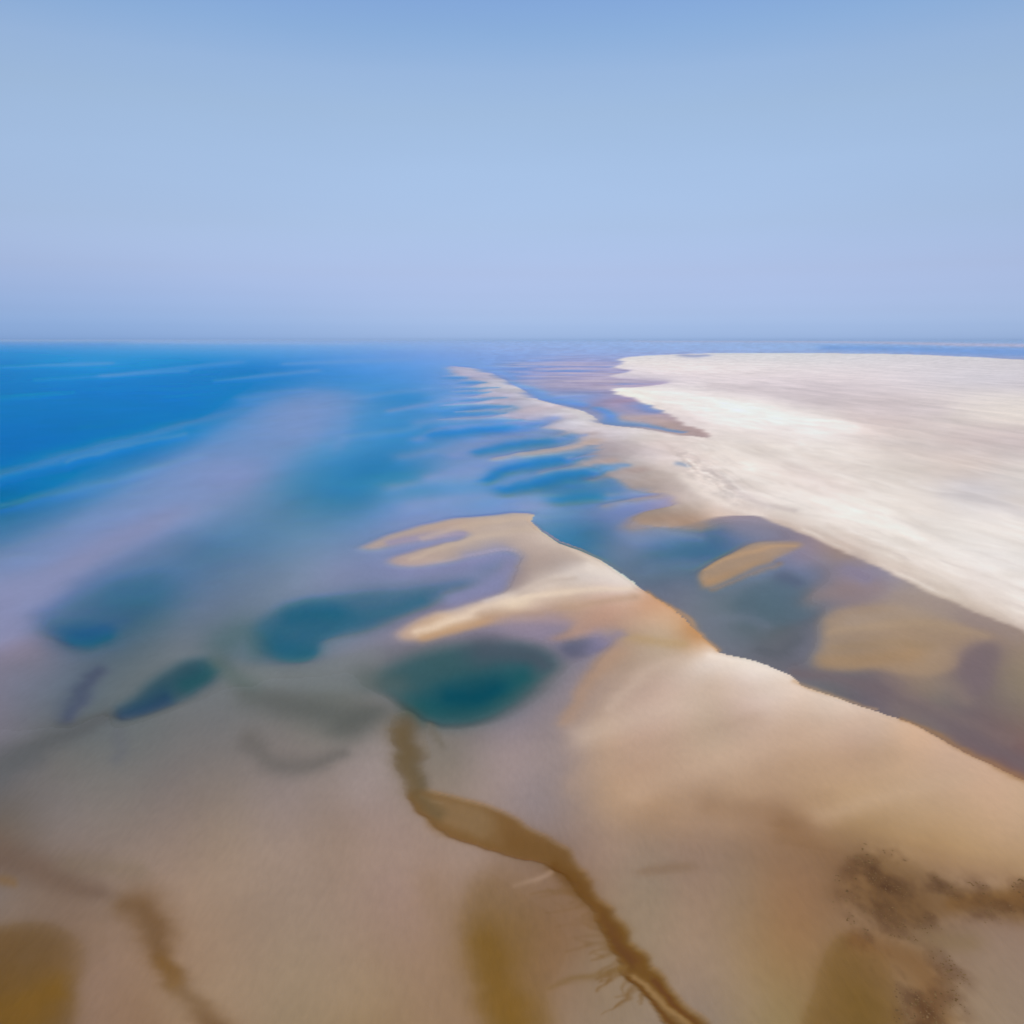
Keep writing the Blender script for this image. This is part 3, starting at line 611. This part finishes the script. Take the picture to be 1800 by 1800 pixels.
BED = np.clip((DIFF - S*(1-T))/(T*T), .012, .85)
S = np.clip((DIFF - BED*T*T)/np.maximum(1-T, .02), 0, .8)*w_ + S*(1-w_)
# heights
Hb = blur(np.clip(bankmask,0,1), 14, 3); Hs = blur(BARM, 10, 3)
Hw = blur(BARM, 70, 24)
rise = np.clip(Hb, 0, 1)**1.5*1.1 + np.clip(Hw-.25, 0, 1)*1.6*BARM*np.clip(Hs*2-.6, 0, 1)
dune = fbm(MX/45.0+3, MY/70.0, 4)
Z = np.where(D > 0, -D, .004 + rise + np.clip(Hb+np.clip(Hw-.3,0,1),0,1)*np.clip(dune,-.5,1)*.3)
Z = np.where(D > 0, Z, np.maximum(Z, .004))
Z = np.where(MY > 30000, np.where(Z > 0, np.minimum(Z, .3), np.maximum(Z, -3)), Z)
fade = np.clip((GY-1950)/200, 0, 1); Z = Z*(1-fade) + .004*fade; D = D*(fade < .01)
Zc = Z.copy(); Z = np.where(D > 0, Z-.015, Z)         # the water surface stands clear of its floor
# zones: every face of the ground belongs to exactly one named sheet
ZONE = np.where(D > 0, 1, 0)                        # 0 flats, 1 floor under water
ZONE = np.where((bankmask > .5) & (D <= 0), 2, ZONE)
ZONE = np.where((BARM > .5) & (D <= 0), 3, ZONE)
ZONE = np.where((GY < 612) & (D <= 0), 4, ZONE)
golden = [[(835,1530),(880,1545),(920,1570),(960,1600),(1000,1650),(985,1700),(960,1750),(960,1820),(860,1820),(830,1740),(810,1680),(805,1610)],
          [(-60,1650),(0,1628),(60,1618),(110,1630),(150,1670),(140,1720),(130,1770),(110,1830),(-60,1840)],
          [(1470,1640),(1520,1650),(1560,1690),(1575,1750),(1585,1820),(1410,1820),(1425,1750),(1445,1690)]]
WZ = np.zeros((NY, NX), int)                        # water: 0 sea
WZ[(creek > .3)] = 2
WZ[(sharp < .5) & (GY > 885) & (BARM < .5)] = 1
pools = [[(660,1195),(720,1160),(800,1138),(880,1132),(940,1142),(985,1165),(960,1185),(930,1210),(880,1245),(830,1265),(770,1270),(720,1255),(700,1225)],
         [(400,1110),(450,1085),(510,1062),(540,1050),(600,1042),(700,1035),(800,1020),(850,1015),(790,1045),(720,1075),(640,1105),(600,1110),(565,1140),(540,1158),(500,1160),(450,1150),(405,1140)],
         [(190,1262),(235,1225),(275,1185),(330,1158),(380,1158),(390,1180),(350,1215),(290,1238),(235,1258)],
         [(95,1090),(150,1080),(205,1095),(200,1118),(150,1132),(105,1122)]]
for k_, p_ in enumerate(pools): WZ[poly(p_, 0, 0, warp=.7) > .5] = 3 + k_

# far rows behind and beside the surveyed part: the same sheet carried on
def extend(a, mode='edge'):
    return np.concatenate([a, np.repeat(a[-1:], 3, 0)], 0)
GXm = extend(MX); GYm = extend(MY)
yl = MY[-1, 0]
GXm[-3] = MX[-1]*1.0; GYm[-3] = 20.0
GXm[-2] = MX[-1]*4.0; GYm[-2] = -120.0
GXm[-1] = MX[-1]*60.0; GYm[-1] = -3000.0
Zm = extend(Z); Dm = extend(D); BEDm = extend(BED); Sm = extend(S); ZONEm = extend(ZONE); WZm = extend(WZ)
NR = GXm.shape[0]
VX = np.stack([GXm, GYm, Zm], -1); VC = np.stack([GXm, GYm, extend(Zc)], -1)
# surface normals of the whole sheet, so that the pieces join without a seam
du = np.gradient(VC, axis=1); dv = np.gradient(VC, axis=0)
NRM = np.cross(dv, du); NRM /= np.maximum(np.linalg.norm(NRM, axis=-1, keepdims=True), 1e-9)
NRM[NRM[...,2] < 0] *= -1
NRM = NRM.reshape(-1, 3)
idx = np.arange(NR*NX).reshape(NR, NX)
QUADS = np.stack([idx[1:, :-1], idx[1:, 1:], idx[:-1, 1:], idx[:-1, :-1]], -1)

def sheet(name, quads, co, mat, attrs, label, kind='structure', normals=None):
    q = quads.reshape(-1, 4)
    if len(q) == 0: return None
    used, inv = np.unique(q, return_inverse=True); inv = inv.reshape(-1)
    me = bpy.data.meshes.new(name)
    me.vertices.add(len(used)); me.vertices.foreach_set('co', co.reshape(-1, 3)[used].astype(np.float32).ravel())
    me.loops.add(len(inv)); me.loops.foreach_set('vertex_index', inv.astype(np.int32))
    me.polygons.add(len(q)); me.polygons.foreach_set('loop_start', np.arange(0, len(inv), 4, dtype=np.int32))
    me.update(calc_edges=True)
    me.polygons.foreach_set('use_smooth', np.ones(len(q), bool))
    for an, (typ, arr) in attrs.items():
        a = me.attributes.new(an, typ, 'POINT')
        v = arr.reshape(NR*NX, -1)[used].astype(np.float32)
        if typ == 'FLOAT_COLOR':
            v = np.concatenate([v, np.ones((len(v), 1), np.float32)], 1); a.data.foreach_set('color', v.ravel())
        else: a.data.foreach_set('value', v.ravel())
    if normals is not None: me.normals_split_custom_set_from_vertices(normals[used])
    me.materials.append(mat)
    o = bpy.data.objects.new(name, me); scene.collection.objects.link(o)
    o['kind'] = kind; o['label'] = label
    return o

# ---------------------------------------------------------------- materials
def mat_new(name):
    m = bpy.data.materials.new(name); m.use_nodes = True; m.node_tree.nodes.clear()
    n = m.node_tree.nodes; l = m.node_tree.links
    def N(t, **k):
        x = n.new(t)
        for a, b in k.items(): setattr(x, a, b)
        return x
    return m, N, l

def sand_material(name, rough, spec, ripple, grain):
    m, N, l = mat_new(name)
    out = N('ShaderNodeOutputMaterial'); p = N('ShaderNodeBsdfPrincipled')
    at = N('ShaderNodeAttribute', attribute_name='sediment_and_sheen'); geo = N('ShaderNodeNewGeometry')
    n1 = N('ShaderNodeTexNoise'); n1.inputs['Scale'].default_value = .9; n1.inputs['Detail'].default_value = 5
    mp = N('ShaderNodeMapping'); mp.inputs['Rotation'].default_value = (0, 0, .5); mp.inputs['Scale'].default_value = (1.0, .35, 1)
    l.new(geo.outputs['Position'], mp.inputs[0]); l.new(mp.outputs[0], n1.inputs['Vector'])
    r1 = N('ShaderNodeMapRange'); r1.inputs['To Min'].default_value = 1-grain; r1.inputs['To Max'].default_value = 1+grain
    l.new(n1.outputs[0], r1.inputs[0])
    n2 = N('ShaderNodeTexNoise'); n2.inputs['Scale'].default_value = .045; n2.inputs['Detail'].default_value = 4
    l.new(mp.outputs[0], n2.inputs['Vector'])
    r2 = N('ShaderNodeMapRange'); r2.inputs['To Min'].default_value = 1-grain*1.3; r2.inputs['To Max'].default_value = 1+grain*1.3
    l.new(n2.outputs[0], r2.inputs[0])
    mm = N('ShaderNodeMath', operation='MULTIPLY'); l.new(r1.outputs[0], mm.inputs[0]); l.new(r2.outputs[0], mm.inputs[1])
    sc = N('ShaderNodeVectorMath', operation='SCALE'); l.new(at.outputs['Color'], sc.inputs[0]); l.new(mm.outputs[0], sc.inputs['Scale'])
    l.new(sc.outputs[0], p.inputs['Base Color'])
    p.inputs['Roughness'].default_value = rough; p.inputs['Specular IOR Level'].default_value = spec
    b = N('ShaderNodeBump'); b.inputs['Strength'].default_value = .5; b.inputs['Distance'].default_value = ripple
    l.new(n1.outputs[0], b.inputs['Height']); l.new(b.outputs[0], p.inputs['Normal'])
    l.new(p.outputs[0], out.inputs[0])
    return m

def water_material():
    m, N, l = mat_new('clear_shallow_water')
    out = N('ShaderNodeOutputMaterial')
    d = N('ShaderNodeAttribute', attribute_name='depth'); s = N('ShaderNodeAttribute', attribute_name='silt_and_sheen')
    # Beer's law from the true depth of the water
    ab = N('ShaderNodeCombineXYZ')
    for i in range(3): ab.inputs[i].default_value = -K[i]
    sc = N('ShaderNodeVectorMath', operation='SCALE'); l.new(ab.outputs[0], sc.inputs[0]); l.new(d.outputs['Fac'], sc.inputs['Scale'])
    sp = N('ShaderNodeSeparateXYZ'); l.new(sc.outputs[0], sp.inputs[0])
    tr = N('ShaderNodeCombineXYZ'); iv = N('ShaderNodeCombineXYZ')
    for i in range(3):
        e = N('ShaderNodeMath', operation='EXPONENT'); l.new(sp.outputs[i], e.inputs[0]); l.new(e.outputs[0], tr.inputs[i])
        o = N('ShaderNodeMath', operation='SUBTRACT'); o.inputs[0].default_value = 1; l.new(e.outputs[0], o.inputs[1]); l.new(o.outputs[0], iv.inputs[i])
    tb = N('ShaderNodeBsdfTransparent'); l.new(tr.outputs[0], tb.inputs[0])
    mu = N('ShaderNodeVectorMath', operation='MULTIPLY'); l.new(iv.outputs[0], mu.inputs[0]); l.new(s.outputs['Color'], mu.inputs[1])
    df = N('ShaderNodeBsdfDiffuse'); l.new(mu.outputs[0], df.inputs[0])
    ad = N('ShaderNodeAddShader'); l.new(tb.outputs[0], ad.inputs[0]); l.new(df.outputs[0], ad.inputs[1])
    geo = N('ShaderNodeNewGeometry'); mp = N('ShaderNodeMapping'); mp.inputs['Scale'].default_value = (.35, .12, 1); mp.inputs['Rotation'].default_value = (0, 0, -.5)
    l.new(geo.outputs['Position'], mp.inputs[0])
    nz = N('ShaderNodeTexNoise'); nz.inputs['Scale'].default_value = 1.0; nz.inputs['Detail'].default_value = 4; l.new(mp.outputs[0], nz.inputs['Vector'])
    b = N('ShaderNodeBump'); b.inputs['Strength'].default_value = .25; b.inputs['Distance'].default_value = .12; l.new(nz.outputs[0], b.inputs['Height'])
    gl = N('ShaderNodeBsdfGlossy'); gl.inputs['Roughness'].default_value = .18; l.new(b.outputs[0], gl.inputs['Normal'])
    fr = N('ShaderNodeFresnel'); fr.inputs['IOR'].default_value = 1.33
    ml = N('ShaderNodeMath', operation='MULTIPLY'); l.new(fr.outputs[0], ml.inputs[0]); ml.inputs[1].default_value = KS*1.0
    wf = N('ShaderNodeMapRange'); wf.inputs['From Max'].default_value = .1; l.new(d.outputs['Fac'], wf.inputs[0])
    m2 = N('ShaderNodeMath', operation='MULTIPLY'); l.new(ml.outputs[0], m2.inputs[0]); l.new(wf.outputs[0], m2.inputs[1])
    mx = N('ShaderNodeMixShader'); l.new(m2.outputs[0], mx.inputs[0]); l.new(ad.outputs[0], mx.inputs[1]); l.new(gl.outputs[0], mx.inputs[2])
    l.new(mx.outputs[0], out.inputs[0])
    return m

M_DRY = sand_material('dry_pale_sand', .92, .15, .25, .05)
M_WET = sand_material('damp_tidal_sand', .75, .15, .2, .085)
M_BED = sand_material('sea_floor_sediment', .95, .0, .10, .07)
M_WEED = sand_material('algae_covered_sand', .9, .1, .25, .12)
M_WATER = water_material()

# ---------------------------------------------------------------- ground sheets
ZF = ZONEm[:-1, :-1].copy()
GYF = np.concatenate([GY, np.full((3, NX), 2300.0)], 0)[:-1, :-1]
A_ = {'sediment_and_sheen': ('FLOAT_COLOR', BEDm)}  # sand colour, with sky reflection painted into the wet parts
gm = np.full(ZF.shape, -1)
for k_, p_ in enumerate(golden):
    g_ = extend(poly(p_, 0, 0, warp=.7))[:-1, :-1] > .5
    gm[g_ & (ZF != 1)] = k_
sheet('seabed', QUADS[(ZF == 1)], VX, M_BED, A_, 'sandy sea floor seen through the blue shallows', normals=NRM)
sheet('sand_bank', QUADS[(ZF == 2)], VX, M_DRY, A_, 'broad dry white sand bank reaching to the horizon on the right', normals=NRM)
sheet('sandbar', QUADS[(ZF == 3)], VX, M_DRY, A_, 'curved beige sand spit with a sharp edge along the lagoon', normals=NRM)
sheet('far_strand', QUADS[(ZF == 4)], VX, M_DRY, A_, 'thin pale strand on the horizon beyond the white bank', normals=NRM)
sheet('tidal_flat', QUADS[(ZF == 0) & (gm < 0)], VX, M_WET, A_, 'wet tan tidal flat in the foreground', normals=NRM)
for k_, lb in enumerate(['ochre algae film on the flat left of the brown creek', 'ochre algae pool in the bottom left corner', 'olive ochre algae film beside the dark seaweed at the bottom right']):
    sheet('algae_mat', QUADS[gm == k_], VX, M_WEED, A_, lb, kind='stuff', normals=NRM)
# ---------------------------------------------------------------- water sheets
WV = VX.copy(); WV[...,2] = 0.0
wet = Dm > 0
WF = wet[:-1,:-1] & wet[1:,:-1] & wet[:-1,1:] & wet[1:,1:]
WZF = WZm[:-1, :-1]
AW = {'depth': ('FLOAT', Dm), 'silt_and_sheen': ('FLOAT_COLOR', Sm)}  # scatter colour also holds painted sky reflection and far haze
for k_, (nm, lb) in enumerate([('sea', 'blue shallow sea with lilac shoals stretching to the horizon'),
    ('lagoon', 'grey blue lagoon between the sand spit and the white bank'),
    ('tidal_creek', 'narrow brown creek winding through the tan foreground flat'),
    ('tidal_pool', 'largest deep teal pool, lying at the foot of the spit above the creek'),
    ('tidal_pool', 'long teal pool with a pointed right end below the spit fingers'),
    ('tidal_pool', 'slanting leaf-shaped dark teal pool left of the middle pools'),
    ('tidal_pool', 'small deep blue pool at the far left of the shoal')]):
    sheet(nm, QUADS[WF & (WZF == k_)], WV, M_WATER, AW, lb)

# ---------------------------------------------------------------- haze
def haze_box(x0, x1, y0, y1, z0, z1):
    v = [(x, y, z) for z in (z0, z1) for y in (y0, y1) for x in (x0, x1)]
    f = [(0,2,3,1),(4,5,7,6),(0,1,5,4),(2,6,7,3),(0,4,6,2),(1,3,7,5)]
    me = bpy.data.meshes.new('haze'); me.from_pydata(v, [], f); me.update()
    m, N, l = mat_new('sea_haze'); out = N('ShaderNodeOutputMaterial')
    pv = N('ShaderNodeVolumePrincipled'); pv.inputs['Density'].default_value = SIG
    pv.inputs['Color'].default_value = HAZE_ALBEDO; pv.inputs['Anisotropy'].default_value = -0.28
    l.new(pv.outputs[0], out.inputs['Volume']); me.materials.append(m)
    o = bpy.data.objects.new('haze', me); scene.collection.objects.link(o); o['kind'] = 'stuff'
    o['label'] = 'pale blue sea haze fading the horizon'
HAZE_ALBEDO = (.50, .71, 1.0, 1)
xm = abs(GXm).max() + 50
haze_box(-xm, xm, GYm.min()-50, GYm.max()+50, Z.min()-1.0, 101.0)

# ---------------------------------------------------------------- seaweed lying on the flat (nobody could count it)
def seaweed():
    rng = np.random.RandomState(11)
    jj = rng.rand(60000, 2)
    cxs = 1370 + jj[:, 0]*520; cys = 1480 + jj[:, 1]*400
    ri = np.clip(rows_of(cys).astype(int), 0, NY-2); ci = ((cxs-CXS[0])/3).astype(int)
    lum = C[ri, ci].mean(-1)
    keep = (weed[ri, ci]*(wn[ri, ci] > .02) > rng.rand(len(cxs))) & (lum < 112)
    cxs, cys = cxs[keep][:1100], cys[keep][:1100]
    gx, gy = ground_xy(cxs, cys)
    zz = np.maximum(Z[ri[keep][:1100], ci[keep][:1100]], 0)
    verts = []; faces = []
    for x, y, z in zip(gx, gy, zz):
        r = rng.uniform(.08, .26); n = rng.randint(5, 8); a0 = rng.rand()*6.28; st_ = rng.uniform(.8, 1.8)
        b = len(verts); ang = rng.rand()*3.14; ca, sa = math.cos(ang), math.sin(ang)
        for k in range(n):
            a = a0+k*2*math.pi/n; rr = r*rng.uniform(.55, 1.25)
            u, v = math.cos(a)*rr*st_, math.sin(a)*rr
            verts.append((x+u*ca-v*sa, y+u*sa+v*ca, z-.01))
        verts.append((x+rng.uniform(-.3,.3)*r, y+rng.uniform(-.3,.3)*r, z+r*rng.uniform(.06, .16)))
        for k in range(n): faces.append((b+k, b+(k+1) % n, b+n))
    me = bpy.data.meshes.new('seaweed'); me.from_pydata(verts, [], faces); me.update()
    m, N, l = mat_new('brown_seaweed'); out = N('ShaderNodeOutputMaterial'); p = N('ShaderNodeBsdfPrincipled')
    g = N('ShaderNodeNewGeometry'); rp = N('ShaderNodeValToRGB')
    rp.color_ramp.elements[0].color = (.12, .068, .026, 1); rp.color_ramp.elements[1].color = (.20, .12, .052, 1)
    l.new(g.outputs['Random Per Island'], rp.inputs[0]); l.new(rp.outputs[0], p.inputs['Base Color'])
    p.inputs['Roughness'].default_value = .8; p.inputs['Specular IOR Level'].default_value = .0
    l.new(p.outputs[0], out.inputs[0]); me.materials.append(m)
    o = bpy.data.objects.new('seaweed', me); scene.collection.objects.link(o)
    o['kind'] = 'stuff'; o['label'] = 'dark brown seaweed scattered over the flat at the bottom right'
seaweed()
